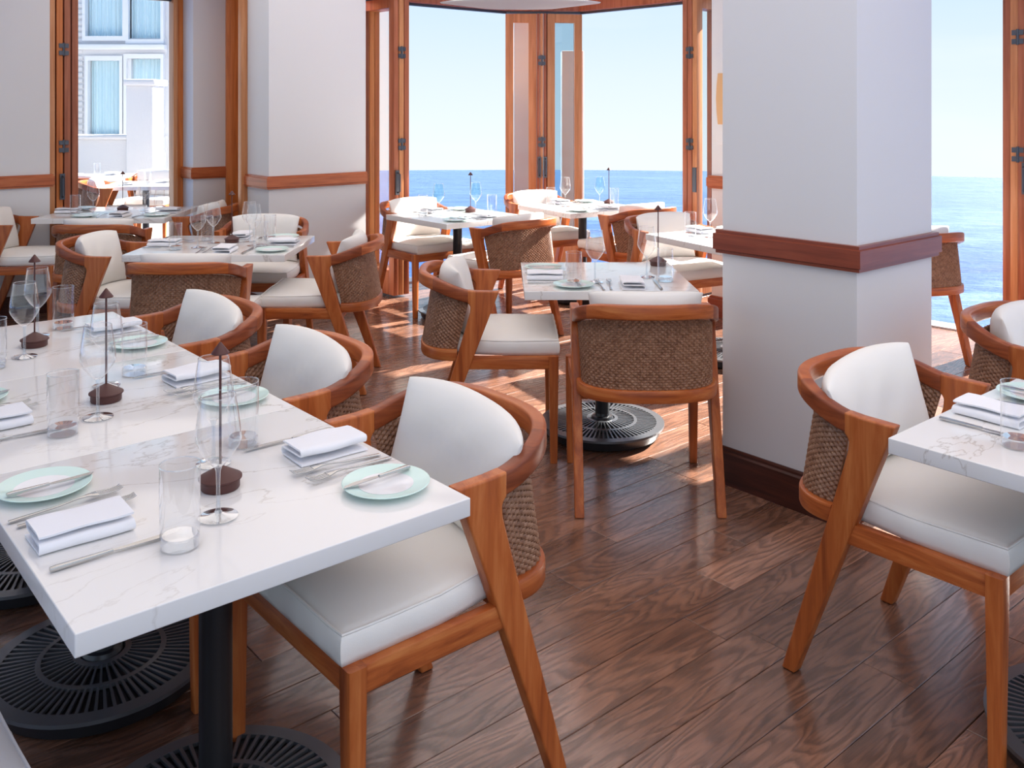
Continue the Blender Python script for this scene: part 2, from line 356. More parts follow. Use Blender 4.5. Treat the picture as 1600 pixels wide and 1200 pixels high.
for (c, a, b) in planks:
    P = U*c + V*(a+b)/2; hl = (b-a)/2-0.0008; hw = PW/2-0.0009
    m_ = MB(); ch = 0.0015; z = rng.uniform(-0.0003, 0.0003)
    m_.add([(-hl, -hw, -0.008), (hl, -hw, -0.008), (hl, hw, -0.008), (-hl, hw, -0.008), (-hl, -hw, z-ch), (hl, -hw, z-ch), (hl, hw, z-ch), (-hl, hw, z-ch),
            (-hl+ch, -hw+ch, z), (hl-ch, -hw+ch, z), (hl-ch, hw-ch, z), (-hl+ch, hw-ch, z)],
           [(0, 1, 5, 4), (1, 2, 6, 5), (2, 3, 7, 6), (3, 0, 4, 7), (4, 5, 9, 8), (5, 6, 10, 9), (6, 7, 11, 10), (7, 4, 8, 11), (8, 9, 10, 11)])
    link('plank', m_.mesh('plank'), FLOOR, floor, (P.x, P.y, 0), TH)

# ------------------------------------------------------------------ ceiling, walls, pillar
HC = 2.9; HH = 2.48
cb_ = MB(); cb_.add([(x, y, HC) for x, y in ROOM] + [(x, y, HC+.2) for x, y in ROOM], [tuple(range(n)), tuple(reversed(range(n, 2*n)))] + [(i, (i+1) % n, (i+1) % n+n, i+n) for i in range(n)])
struct(cb_.build('ceiling', CEIL))
def slab_walls(name, p0, p1, depth, z0=0.0, z1=HC, m=WALL):
    return struct(MB().obox(p0, p1, 0, depth, z0, z1).build(name, m, bevel=0.004))
TZ0, TZ1 = .949, 1.044
tn = [0]; bn = [0]
def trim_run(pts, m=TRIM_W, z0=TZ0, z1=TZ1, d=0.028, base=False, out=-1):
    # a moulded rail following the corner points, proud of the wall on its right-hand side
    pts = [Vector(p) for p in pts]; N_ = []
    for i, p in enumerate(pts):
        ns = []
        for a, b in ((i-1, i), (i, i+1)):
            if a >= 0 and b < len(pts):
                dd = (pts[b]-pts[a]).normalized(); ns.append(Vector((dd.y, -dd.x)))
        if len(ns) == 2: nn = (ns[0]+ns[1]); nn = nn/(nn.dot(ns[0]))
        else: nn = ns[0]
        N_.append(nn)
    h = z1-z0
    prof = [(0.0, 0), (d*0.7, 0), (d*0.7, h*0.13), (d, h*0.16), (d, h*0.84), (d*0.7, h*0.87), (d*0.7, h), (0.0, h)] if not base else [(0, 0), (d, 0), (d, h*0.86), (d*0.55, h*0.90), (d*0.55, h*0.96), (d*0.3, h), (0, h)]
    b = MB(); b.sweep([[(p.x+nn.x*o_, p.y+nn.y*o_, z0+z_) for o_, z_ in prof] for p, nn in zip(pts, N_)], smooth=False)
    if base: bn[0] += 1; o = b.build('baseboard_%s' % base, m)
    else: tn[0] += 1; o = b.build('trim_%d' % tn[0], m)
    return struct(o)
# pillar in front
PA = (.893, 3.862); PB = (1.271, 3.381+.01); PC = (1.713, 3.757+.01)
PB = (1.262, 3.395); PA = uv(PB, .60, 0); PC = uv(PB, 0, .585); PD = uv(PB, .60, .585)
pb = MB(); q = [PA, PB, PC, PD]
pb.add([(x, y, 0) for x, y in q]+[(x, y, HC) for x, y in q], [(3, 2, 1, 0), (4, 5, 6, 7)]+[(i, (i+1) % 4, (i+1) % 4+4, i+4) for i in range(4)])
struct(pb.build('wall_pillar', WALL, bevel=0.004))
def ring(pts, m, **k):
    pts = [Vector(p) for p in pts]; d = k.pop('d', 0.028)
    c = sum(pts, Vector((0, 0)))/len(pts); return pts
trim_run([PD, PA, PB, PC, PD], TRIM_DK)
trim_run([PD, PA, PB, PC, PD], BASE_DK, 0, .150, 0.022, base='pillar')
# left wall
L1 = (-3.51, 7.05); L0 = uv(L1, 0, -3.2)
slab_walls('wall_left', L0, L1, 0.34)
trim_run([L0, L1, uv(L1, .30, 0)]); trim_run([L0, L1, uv(L1, .3, 0)], BASE_DK, 0, .15, .02, base='left')
# small pier
S0 = (-2.685, 7.81); S1 = (-2.43, 8.03)
slab_walls('wall_pier', S0, uv(S0, 0, .29), 0.30)
trim_run([uv(S0, .27, 0), S0, uv(S0, 0, .29)]); trim_run([uv(S0, .27, 0), S0, uv(S0, 0, .29)], BASE_DK, 0, .15, .02, base='pier')
# broad pier left of the bay
R0 = (-1.785, 6.81); R1 = uv(R0, 0, .825)
slab_walls('wall_bay_left', R0, R1, 0.40)
trim_run([uv(R0, .36, 0), R0, R1]); trim_run([uv(R0, .36, 0), R0, R1], BASE_DK, 0, .15, .02, base='bay_left')
# right pier behind the pillar
Q0 = (1.49, 6.93); Q1 = uv(Q0, -.34, 0)
slab_walls('wall_bay_right', Q0, Q1, 0.42)
trim_run([uv(Q0, 0, .3), Q0, Q1]); trim_run([uv(Q0, 0, .3), Q0, Q1], TRIM_DK, 0, .15, .02, base='bay_right')
# bay frame
A = (-.978, 8.2); B = (-.062, 8.99); C = (.674, 9.05); D = (1.55, 8.12); E_ = (3.34, 6.24); F_ = (5.25, 4.25)
A0 = (-2.056, 7.27)
hn = [0]
def header(p0, p1, m=DOOR_R, t=0.14):
    hn[0] += 1
    o = struct(MB().obox(p0, p1, -t/2, t/2, HH, HC).build('trim_header_%d' % hn[0], m, bevel=0.004))
    link('track', MB().obox(p0, p1, -.02, .02, HH-.022, HH).mesh('track'), HINGE, o)
header(A0, B); header(B, C); header(C, D); header(D, E_); header(E_, F_)
W0 = uv((-2.857, 8.01), 0, -1.119); W1 = (-2.857, 8.01)
header(W0, W1)
def sill(i, p0, p1): struct(MB().obox(p0, p1, -.05, .11, -.012, .012).build('trim_sill_%d' % i, ALU, bevel=0.002))
sill(1, A0, B); sill(2, B, C); sill(3, C, D); sill(4, D, E_); sill(5, E_, F_); sill(6, W0, W1)

# ------------------------------------------------------------------ folding doors
dn = [0]
def leaf(root, p0, p1, t=0.045, z0=0.02, z1=HH-.03, st=0.075, m=DOOR_W, pane=PANE, sm=None):
    a, b = Vector(p0), Vector(p1); d = (b-a).normalized(); Ln = (b-a).length
    fr = empty('leaf'); fr.parent = root
    def seg(nm, s0, s1, zz0, zz1, mm, tt=t): return MB().obox(a+d*s0, a+d*s1, -tt/2, tt/2, zz0, zz1).build(nm, mm, fr, bevel=0.003 if tt > .01 else 0)
    seg('stile', 0, st, z0, z1, sm or m); seg('stile', Ln-st, Ln, z0, z1, m)
    seg('rail', st, Ln-st, z1-.085, z1, m); seg('rail', st, Ln-st, z0, z0+.20, m)
    seg('pane', st-.005, Ln-st+.005, z0+.195, z1-.08, pane, 0.006)
    return fr
def hinges(root, x, y, ang, zs=(2.05, 1.20)):
    for z in zs:
        b = MB(); b.lathe([(0.009, -.05), (0.009, .05)], 10, (0, 0, 0)); b.box(-.035, .035, -.006, .002, .012, .045); b.box(-.035, .035, -.006, .002, -.045, -.012)
        o = b.build('hinge', HINGE, root); o.location = (x, y, z); o.rotation_euler = (0, 0, ang)
def door_root():
    dn[0] += 1; return struct(empty('door_%d' % dn[0]))
def handle(root, x, y, z, ang):
    b = MB(); b.box(-.018, .018, -.012, 0, -.10, .10); b.tube([(0, -.012, -.08), (0, -.045, -.07), (0, -.045, .07), (0, -.012, .08)], .007, 6)
    o = b.build('handle', HINGE, root, bevel=0); o.location = (x, y, z); o.rotation_euler = (0, 0, ang); return o
def stack(p, inward, along, nleaf, width, ms, gap=0.05, off=0.0):
    """folded leaves standing at right angles to the opening; near edges face the room"""
    r = door_root(); p = Vector(p)
    for i in range(nleaf):
        s = p + along*(off+gap*i)
        leaf(r, s - inward*0.0, s + inward*width, m=ms[i % len(ms)])
    e_ = p + along*(off+gap*(nleaf-1)/2) + inward*(width+.004)
    hinges(r, e_.x, e_.y, atan2(along.y, along.x), (2.0, 1.25))
    return r
dAB = (Vector(B)-Vector(A)).normalized(); nAB = Vector((dAB.y, -dAB.x))     # into the room
# bay left jamb: fixed post + narrow side light + stack
struct(MB().obox(uv(R1, .28, .0), uv(R1, .50, .0), -.05, .06, 0, HH).build('trim_jamb_1', DOOR_W, bevel=.003))
jr = stack(Vector(A)-dAB*0.40, nAB, dAB, 3, .52, (DOOR_R, DOOR_W, DOOR_R), gap=.052)
s_ = Vector(A)-dAB*0.40+nAB*.53; handle(jr, s_.x, s_.y, .94, atan2(dAB.y, dAB.x))
# centre facet: two leaves meeting
r = door_root(); mid = (Vector(B)+Vector(C))/2
B1 = Vector(B)+Vector((0.0, -.05)); C1_ = Vector(C)+Vector((0, -.05))
mL = Vector((.235, 8.93)); mR = Vector((.335, 8.93))
leaf(r, B1, mL, st=.075); leaf(r, mR, C1_, st=.075, pane=PANE_B)
r2 = door_root(); dd = Vector((1, 0))
for i, mm in enumerate((DOOR_R, DOOR_W, DOOR_R)):
    MB().obox(mL+dd*(.004+.032*i), mL+dd*(.004+.032*i+.027), -.05, .06, .02, HH-.03).build('stile', mm, r2, bevel=.003)
hinges(r2, .285, 8.865, 0, (2.0, 1.22)); handle(r2, .262, 8.865, .98, 0); handle(r2, .318, 8.865, .98, 0)
# right jamb stack of the bay
dDC = (Vector(C)-Vector(D)).normalized(); nDC = Vector((-dDC.y, dDC.x))
jr = stack(Vector(D)-dDC*.36, nDC, dDC, 3, .42, (DOOR_W, DOOR_R, DOOR_R), gap=.05)
s_ = Vector(D)-dDC*.36+nDC*.43; handle(jr, s_.x, s_.y, .96, atan2(dDC.y, dDC.x))
# stack right of the big opening (right edge of the photo)
dDE = (Vector(E_)-Vector(D)).normalized(); nDE = Vector((dDE.y, -dDE.x))
jr = stack(Vector(E_)+dDE*.22, nDE*1.0, -dDE, 4, .30, (DOOR_O, DOOR_R, DOOR_W, DOOR_R), gap=.045)
s_ = Vector(E_)+dDE*.20+nDE*.31; handle(jr, s_.x, s_.y, 1.10, atan2(dDE.y, dDE.x))
# terrace opening, left: stack at its left, frame at its right
st1 = stack(uv(W0, .06, .03), -U, V, 4, .30, (DOOR_W, DOOR_O, DOOR_R, DOOR_R), gap=.056)
s_ = Vector(uv(W0, -.25, .10)); handle(st1, s_.x, s_.y, .94, TH)
struct(MB().obox(W1, uv(W1, 0, -.055), -.08, .05, 0, HH).build('trim_jamb_2', DOOR_O, bevel=.003))
struct(MB().obox(uv(W1, -.02, -.055), uv(W1, -.02, -.09), -.06, .05, 0, HH).build('trim_jamb_3', DOOR_W, bevel=.003))
# oblique door stack between the two piers
r3 = door_root()
MB().obox(uv(S0, .02, .29), uv(S0, -.02, .44), -.06, .40, .0, HC).build('stile', DOOR_O, r3, bevel=.003)
MB().obox(uv(S0, -.02, .47), uv(S0, -.30, .50), -.05, .0, .0, HC).build('stile', DOOR_O, r3, bevel=.003)
leaf(r3, uv(S0, -.30, .49), uv(R0, .50, .16), z0=.02, z1=HC, m=DOOR_W, pane=DOOR_O)
struct(MB().obox(uv(R0, .36, -.03), uv(R0, .42, -.03), -.03, .02, 0, HC).build('trim_jamb_4', DOOR_W, bevel=.003))

# added blocks outside, standing in for reflections in the two centre panes
struct(MB().box(.02, .30, 9.30, 9.55, -.3, 3.4).build('reflection_block_left', mat('grey_reflection', (.60, .70, .77), .8), bevel=.01))
struct(MB().box(.50, .72, 9.30, 9.55, -.3, 2.12).build('reflection_block_right', mat('beige_reflection', (.85, .80, .75), .8), bevel=.01))

# ------------------------------------------------------------------ sea and outdoors
b = MB(); Rs = 420.0; n_ = 96
b.add([(0, 0, 1.55-Rs*.0672)]+[(Rs*cos(2*pi*i/n_), Rs*sin(2*pi*i/n_), 1.55-Rs*.0672) for i in range(n_)], [(0, i+1, (i+1) % n_+1) for i in range(n_)])
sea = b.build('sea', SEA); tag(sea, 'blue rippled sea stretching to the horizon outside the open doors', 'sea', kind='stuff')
struct(MB().box(-22, -2.9, 8.75, 17.5, -.35, -.02).build('floor_terrace', TERR))
def EX(px, Z): return (px-800)/1450*Z
def EZ(py, Z): return 1.55-(py-168)/1450*Z
# neighbouring building
Zb = 16.0
bd = empty('building', (EX(190, Zb), Zb, 0)); tag(bd, 'white neighbouring building with tall blue-curtained windows beyond the terrace', 'building')
def ep(nm, x0, x1, y0, y1, z0, z1, m, par, bevel=0.0):
    b = MB().box(x0-bd.location.x, x1-bd.location.x, y0-Zb, y1-Zb, z0, z1); return b.build(nm, m, par, bevel=bevel)
def ewin(px0, px1, py0, py1):
    x0, x1, z1, z0 = EX(px0, Zb), EX(px1, Zb), EZ(py0, Zb), EZ(py1, Zb)
    w_ = empty('window'); w_.parent = bd
    b = MB()
    for (a0, a1, c0_, c1_) in ((x0-.05, x0, z0-.08, z1+.08), (x1, x1+.05, z0-.08, z1+.08), (x0, x1, z1, z1+.08), (x0, x1, z0-.08, z0)):
        b.box(a0-bd.location.x, a1-bd.location.x, -.10, .04, c0_, c1_)
    b.build('window_frame', UPVC, w_)
    ep('pane', x0, x1, Zb+.0, Zb+.01, z0, z1, PANE, w_)
    nn = 40; pts = [(x0+(x1-x0)*i/nn-bd.location.x, .06+.02*sin(i*1.7)+.012*sin(i*.6), 0) for i in range(nn+1)]
    cbm = MB(); cbm.add([(x, y, z0-.05) for x, y, _ in pts]+[(x, y, z1+.05) for x, y, _ in pts], [(i, i+1, i+nn+2, i+nn+1) for i in range(nn)], True)
    cbm.build('curtain', CURT, w_)
wins = [(137, 195, -60, 57), (204, 254, -60, 62), (141, 190, 95, 210), (201, 254, 92, 230)]
# facade strips around the window openings
zt, zb_ = EZ(-260, Zb), 0.0
ep('wall', EX(40, Zb), EX(134, Zb), Zb-.02, Zb+.3, zb_, zt, STUCCO, bd); ep('wall', EX(257, Zb), EX(330, Zb), Zb-.02, Zb+.3, zb_, zt, STUCCO, bd)
ep('wall', EX(134, Zb), EX(257, Zb), Zb+.17, Zb+.3, zb_, zt, STUCCO, bd)
for w_ in wins: ewin(*w_)
ep('mullion', EX(188, Zb), EX(206, Zb), Zb-.03, Zb+.16, EZ(232, Zb), EZ(88, Zb), UPVC, bd, .01)
ep('mullion', EX(195, Zb), EX(204, Zb), Zb-.03, Zb+.16, EZ(64, Zb), zt, UPVC, bd, .01)
ep('wall', EX(128, Zb), EX(262, Zb), Zb-.04, Zb+.16, EZ(92, Zb), EZ(60, Zb), STUCCO, bd)
ep('wall', EX(128, Zb), EX(262, Zb), Zb-.04, Zb+.16, 0, EZ(212, Zb), STUCCO, bd)
ep('ledge', EX(120, Zb), EX(262, Zb), Zb-.16, Zb-.03, EZ(78, Zb), EZ(70, Zb), UPVC, bd, bevel=.02)
for i in range(26):   # rough quoin blocks beside the windows
    ep('quoin_block', EX(122, Zb), EX(131, Zb), Zb-.05, Zb-.02, EZ(12+i*9, Zb), EZ(12+i*9, Zb)+.065, STUCCO, bd, bevel=.008)
Zw = 13.0
gw = empty('garden_wall', (EX(170, Zw), Zw, 0)); tag(gw, 'low white stucco wall with rounded coping and taller post on the terrace', 'wall')
def gp(nm, px0, px1, z0, z1, y0, y1, m, bevel=.01): MB().box(EX(px0, Zw)-gw.location.x, EX(px1, Zw)-gw.location.x, y0, y1, z0, z1).build(nm, m, gw, bevel=bevel, seg=3)
gp('wall', 60, 240, 0, EZ(218, Zw), 0, .3, STUCCO); gp('coping', 55, 210, EZ(218, Zw), EZ(211, Zw), -.05, .36, STUCCO, .03)
gp('post', 200, 241, 0, EZ(134, Zw), -.06, .34, STUCCO); gp('post_cap', 197, 247, EZ(134, Zw), EZ(124, Zw), -.12, .40, STUCCO, .035)
# palm frond seen through the side light of the bay
pf = empty('palm_frond', (-1.75, 10.2, 2.75)); tag(pf, 'dark palm frond tips hanging outside left of the bay doors', 'plant')
MB().tube([(-.6, .1, .55), (-.2, .02, .45), (.1, 0, .22), (.28, 0, -.05)], [.012, .01, .007, .003], 6).build('stem', PALM, pf)
for i in range(11):
    t = i/10; x = -.25+.5*t; z = .42-.42*t*t
    b = MB(); L_ = .34-.012*i
    b.add([(x, -.012, z), (x, .012, z+.012), (x+L_*.55, .016, z-L_*.45), (x+L_, 0, z-L_*1.05), (x+L_*.55, -.008, z-L_*.47)], [(0, 1, 2, 4), (4, 2, 3)]); b.add([(x, -.012, z-.003), (x+L_*.55, -.008, z-L_*.475), (x+L_, 0, z-L_*1.052), (x+L_*.55, .016, z-L_*.455), (x, .012, z+.009)], [(0, 1, 3, 4), (1, 2, 3)])
    b.build('leaflet', PALM, pf)

# ------------------------------------------------------------------ armchair
NE = 2.6
def sup(a, hx, y0, dy, ne=NE):   # a in [-pi/2, pi/2]; plan curve of the barrel back
    s, c = sin(a), cos(a)
    return (hx*math.copysign(abs(s)**(2/ne), s), y0-dy*abs(c)**(2/ne))
def rail_z(y):
    k = min(1, max(0, (-.06-y)/.26)); k = k*k*(3-2*k); return .748+.062*k
def rail_piece(a0, a1, n_=26, hx=.268, y0=-.10, dy=.222, wd=.036, h=.055, zf=rail_z):
    rings = []
    for i in range(n_+1):
        a = a0+(a1-a0)*i/n_
        p = Vector(sup(a, hx, y0, dy)); e1 = Vector(sup(min(a+.01, pi/2), hx, y0, dy)); e0 = Vector(sup(max(a-.01, -pi/2), hx, y0, dy))
        t = (e1-e0).normalized(); nn = Vector((t.y, -t.x)); zt_ = zf(p.y)
        rings.append([(p.x+nn.x*q0, p.y+nn.y*q0, zt_-h/2+q1) for q0, q1 in rrect(wd, h, .008, 4)])
    b = MB(); b.sweep(rings); return b
def make_chair():
    root = empty('dining_armchair'); root['category'] = 'chair'
    aq = math.radians(54)
    rail_piece(-aq, aq, 30).build('top_rail', TEAK_H, root)
    for s in (-1, 1):
        rail_piece(s*aq, s*pi/2, 16).build('rail_corner_block', TEAK_D, root)
        # slanted arm-and-rear-leg board
        poly = [(.034, .748), (-.02, .7485), (-.060, .749), (-.104, rail_z(-.104)), (-.104, rail_z(-.104)-.055), (-.096, .690), (-.091, .680), (-.093, .655), (-.150, .462), (-.292, 0.0), (-.252, 0.0), (-.085, .440)]
        x0, x1 = s*.251, s*.287
        prism_x(poly, min(x0, x1), max(x0, x1)).build('rear_leg', TEAK_V, root, bevel=.006, seg=3)
        fl = MB(); hw = .021
        def rg(z, w_, yy=0): return [(s*.268+p, .272+q+yy, z) for p, q in rrect(w_, w_, .006, 3)]
        fl.sweep([rg(0, .032), rg(.2, .037), rg(.40, .042), rg(.466, .042)]); fl.build('front_leg', TEAK_V, root)
        MB().box(s*.268-.013, s*.268+.013, -.13, .255, .408, .464).build('side_rail', TEAK_H, root, bevel=.004)
        for (fx, fy) in ((s*.268, .272), (s*.269, -.272)):
            MB().lathe([(.013, 0), (.015, .002), (.015, .004)], 12, (fx, fy, -.0)).build('foot_glide', IRON, root)
    MB().box(-.25, .25, .260, .286, .408, .464).build('front_rail', TEAK_H, root, bevel=.004)
    MB().box(-.252, .252, -.160, -.134, .408, .455).build('rear_rail', TEAK_H, root, bevel=.004)
    # curved lower apron
    rings = []; zlow = .466
    for i in range(41):
        a = -pi/2+pi*i/40; p = Vector(sup(a, .258, -.150, .165)); e1 = Vector(sup(min(a+.01, pi/2), .258, -.150, .165)); e0 = Vector(sup(max(a-.01, -pi/2), .258, -.150, .165))
        t = (e1-e0).normalized(); nn = Vector((t.y, -t.x)); rings.append([(p.x+nn.x*q0, p.y+nn.y*q0, zlow+q1) for q0, q1 in rrect(.028, .05, .007, 3)])
    b = MB(); b.sweep(rings); b.build('lower_apron', TEAK_H, root)
    # woven wicker panel: real strands over stakes
    rows, st = 29, 60; z0, z1 = .492, .0
    def wp(a, k):   # a angle, k 0..1 height
        yb = -.150+.052*k; p = Vector(sup(a, .250+.010*k, yb-.004, .165+.006*k)); zz = .490+(rail_z(p.y)-.056-.490)*k
        return Vector((p.x, p.y, zz))
    aa = [-pi/2+pi*i/400 for i in range(401)]; pts = [wp(a, .5) for a in aa]; cum = [0]
    for i in range(400): cum.append(cum[-1]+(pts[i+1]-pts[i]).length)
    def ang(s_):
        import bisect
        x = s_*cum[-1]; j = max(1, min(400, bisect.bisect_left(cum, x))); k = (x-cum[j-1])/max(1e-9, cum[j]-cum[j-1]); return aa[j-1]+(aa[j]-aa[j-1])*k
    angs = [ang(i/(2*st)) for i in range(2*st+1)]
    b = MB()
    for rr in range(rows):
        k = (rr+.5)/rows; rings = []
        for i, a in enumerate(angs):
            p = wp(a, k); e1 = wp(min(a+.01, pi/2), k); e0 = wp(max(a-.01, -pi/2), k); t = (e1-e0).normalized(); nn = Vector((t.y, -t.x, 0)).normalized()
            o_ = .0034*(1 if ((i//2+rr) % 2) else -1)*(1 if i % 2 else 0)
            o_ = .0034*sin(pi*i/2+pi*rr)
            q = p+nn*o_; hz = .0050; hn_ = .0018
            rings.append([q+nn*hn_+Vector((0, 0, hz*.6)), q+Vector((0, 0, hz)), q-nn*hn_+Vector((0, 0, hz*.6)), q-nn*hn_-Vector((0, 0, hz*.6)), q-Vector((0, 0, hz)), q+nn*hn_-Vector((0, 0, hz*.6))])
        b.sweep(rings, caps=False)
    for i in [0]+list(range(1, 2*st+1, 2))+[2*st]:
        b.tube([wp(angs[i], k/6) for k in range(7)], .0022, 4)
    o = b.build('wicker_panel', WICK, root); o['kind'] = 'stuff'
    # seat cushion
    nx, ny = 18, 16; b = MB(); vs = []; fs = []
    def hwid(y):
        if y > .05: return .260
        if y > -.05: return .245+.015*(y+.05)/.1
        return .245*(1-max(0, min(.999, (-.05-y)/.235))**3.0)**(1/3.0)-.004
    def cush(i, j, top):
        u_ = -1+2*i/nx; v_ = -1+2*j/ny; y = .292*(v_+1)/2-.245*(1-(v_+1)/2); x = u_*hwid(y)
        bul = (1-abs(u_)**4)*(1-abs(v_)**4)
        zt_ = .528+.016*bul+.0022*sin(9*x+5*y)*bul+.0016*sin(21*x-13*y) if top else .4645
        return (x, y, zt_)
    for top in (1, 0):
        for j in range(ny+1):
            for i in range(nx+1): vs.append(cush(i, j, top))
    o1 = (nx+1)*(ny+1); I = lambda i, j: j*(nx+1)+i
    for j in range(ny):
        for i in range(nx): fs.append((I(i, j), I(i+1, j), I(i+1, j+1), I(i, j+1))); fs.append((o1+I(i, j), o1+I(i, j+1), o1+I(i+1, j+1), o1+I(i+1, j)))
    per = [(i, 0) for i in range(nx)]+[(nx, j) for j in range(ny)]+[(nx-i, ny) for i in range(nx)]+[(0, ny-j) for j in range(ny)]
    # side band with a slight outward swell and gathers
    rows_ = [[Vector(cush(i, j, 1)) for i, j in per]]
    ctr = Vector((0, .02, .5)); m_ = len(per)
    for lv, zz in enumerate((.516, .498, .480)):
        rw = []
        for q_, (i, j) in enumerate(per):
            p = Vector(cush(i, j, 1)); d_ = Vector((p.x, (p.y-.02), 0)); d_.normalize(); sw = (.007, .009, .006)[lv]+.0022*sin(q_*2.1)
            rw.append(Vector((p.x, p.y, zz))+Vector((d_.x*sw, d_.y*sw, 0)))
        rows_.append(rw)
    rows_.append([Vector(cush(i, j, 0)) for i, j in per])
    b.add(vs, fs, True); base_ = len(b.v); b.add([tuple(p) for r_ in rows_ for p in r_], [(r_*m_+i, r_*m_+(i+1) % m_, (r_+1)*m_+(i+1) % m_, (r_+1)*m_+i) for r_ in range(4) for i in range(m_)], True)
    me = b.mesh('seat_cushion'); bm = bmesh.new(); bm.from_mesh(me); bmesh.ops.remove_doubles(bm, verts=bm.verts, dist=1e-5); bmesh.ops.recalc_face_normals(bm, faces=bm.faces)
    for f in bm.faces: f.smooth = True
    bm.to_mesh(me); bm.free()
    sc_ = link('seat_cushion', me, CREAM, root)
    b = MB(); b.tube([p+Vector((0, 0, .0)) for p in rows_[0]], .0032, 6, closed=True); b.build('piping', CREAM, sc_)
    # back pillow
    nx, ny = 22, 16; vs = []; fs = []
    def pil(i, j, sd_):
        a = sin(pi/2*(-1+2*i/nx)); c = sin(pi/2*(-1+2*j/ny))
        th_ = .060*((1-abs(a)**3)**.5)*((1-abs(c)**2.8)**.5)
        x = a*.226*(1-.06*(1-c*c)*a*a); zz = .538+(c*(1-.07*(1-c*c))+1)/2*.300-.016*(c+1)/2*(abs(a)**4)
        y = -.150+.062*abs(a)**2.2-.058*(c+1)/2
        wr = .005*sin(9*a+5*c)*(1-a*a)*(1-c*c)+.002*sin(17*c-9*a)*(1-a*a)*(1-c*c)
        return (x, y+(th_+wr)*sd_, zz)
    for sd_ in (1, -1):
        for j in range(ny+1):
            for i in range(nx+1): vs.append(pil(i, j, sd_))
    o1 = (nx+1)*(ny+1)
    for j in range(ny):
        for i in range(nx):
            I = lambda i, j: j*(nx+1)+i
            fs.append((I(i, j), I(i+1, j), I(i+1, j+1), I(i, j+1))); fs.append((o1+I(i, j), o1+I(i, j+1), o1+I(i+1, j+1), o1+I(i+1, j)))
    b = MB(); b.add(vs, fs, True); me = b.mesh('back_pillow'); bm = bmesh.new(); bm.from_mesh(me); bmesh.ops.remove_doubles(bm, verts=bm.verts, dist=6e-3*0+1e-3)
    bmesh.ops.recalc_face_normals(bm, faces=bm.faces)
    for f in bm.faces: f.smooth = True
    bm.to_mesh(me); bm.free(); link('back_pillow', me, CREAM, root)
    return root
CH = make_chair()
def chair(x, y, ang, label, group=None, tilt=None, fabric_=None):
    o = inst(CH, (x, y, 0.001), radians(ang)-pi/2, label, group)
    for c in o.children:
        if c.name.startswith('back_pillow'):
            if tilt: c.rotation_euler = (0, tilt[0], tilt[1]); c.location = tilt[2]
            else: c.rotation_euler = (0, 0, 0); c.location = (0, 0, 0)
        if fabric_ and ('cushion' in c.name or 'pillow' in c.name):
            c.data = c.data.copy(); c.data.materials.clear(); c.data.materials.append(fabric_)
            for g in c.children: g.data = g.data.copy(); g.data.materials.clear(); g.data.materials.append(fabric_)
    return o
GL = 'cream armchairs along the long table'; GC = 'armchairs around the smaller tables'
chair(-.275, 2.182, 220.4, 'nearest wooden wicker-back armchair tucked under the long white table', GL, tilt=(-.12, .0, (.056, -.018, .002)))
chair(-.774, 2.769, 220.4, 'middle armchair along the right side of the long table', GL, tilt=(-.12, .0, (.056, -.018, .002)))
chair(-1.268, 3.349, 220.4, 'farthest armchair along the right side of the long table', GL, tilt=(-.12, .0, (.056, -.018, .002)))
chair(-1.11, 1.40, 42, 'grey-upholstered armchair at the left side of the long table, bottom left corner', GL, fabric_=GREYF)
chair(.524, 3.787, 90, 'armchair seen from behind, front of the centre table left of the pillar', GC)
chair(-.090, 4.320, 0, 'armchair seen side-on at the left of the centre table', GC)
chair(1.153, 2.533, 310.4, 'large foreground armchair at the right table, in front of the pillar', GC, tilt=(.12, .0, (-.060, -.018, .002)))
chair(1.949, 3.220, 310.4, 'armchair cut by the right edge of the photo, behind the right table', GC)
chair(2.417, 5.76, 104, 'armchair partly hidden behind the right side of the pillar, against the sea', GC)
chair(-.684, 7.21, 310.4, 'armchair by the bay doors behind the window table, facing the room', GC)
chair(-.050, 6.36, 130.4, 'armchair with its back to us at the front of the bay window table', GC)
chair(.27, 7.84, 300, 'armchair behind the farthest bay table, in front of the folded doors', GC)
chair(.895, 7.08, 124, 'armchair with wicker back to us at the right of the farthest bay table', GC)
chair(1.09, 6.13, 298, 'armchair with pillow behind the table half hidden by the pillar', GC)
chair(-1.615, 4.732, 91, 'armchair seen from behind at the front of the left-hand middle table', GC)
chair(-1.075, 5.28, 180, 'armchair facing left at the right side of the left-hand middle table', GC)
chair(-2.188, 5.252, 0, 'armchair facing right at the left side of the left-hand middle table', GC)
chair(-1.64, 6.02, 268, 'armchair behind the left-hand middle table, facing us', GC)
chair(-2.688, 6.166, 92, 'armchair seen from behind in front of the terrace door table', GC)
chair(-3.479, 6.58, 10, 'armchair at the far left edge facing the terrace door table', GC)
chair(-2.44, 7.07, 176, 'armchair at the right side of the terrace door table, beside the pier', GC)

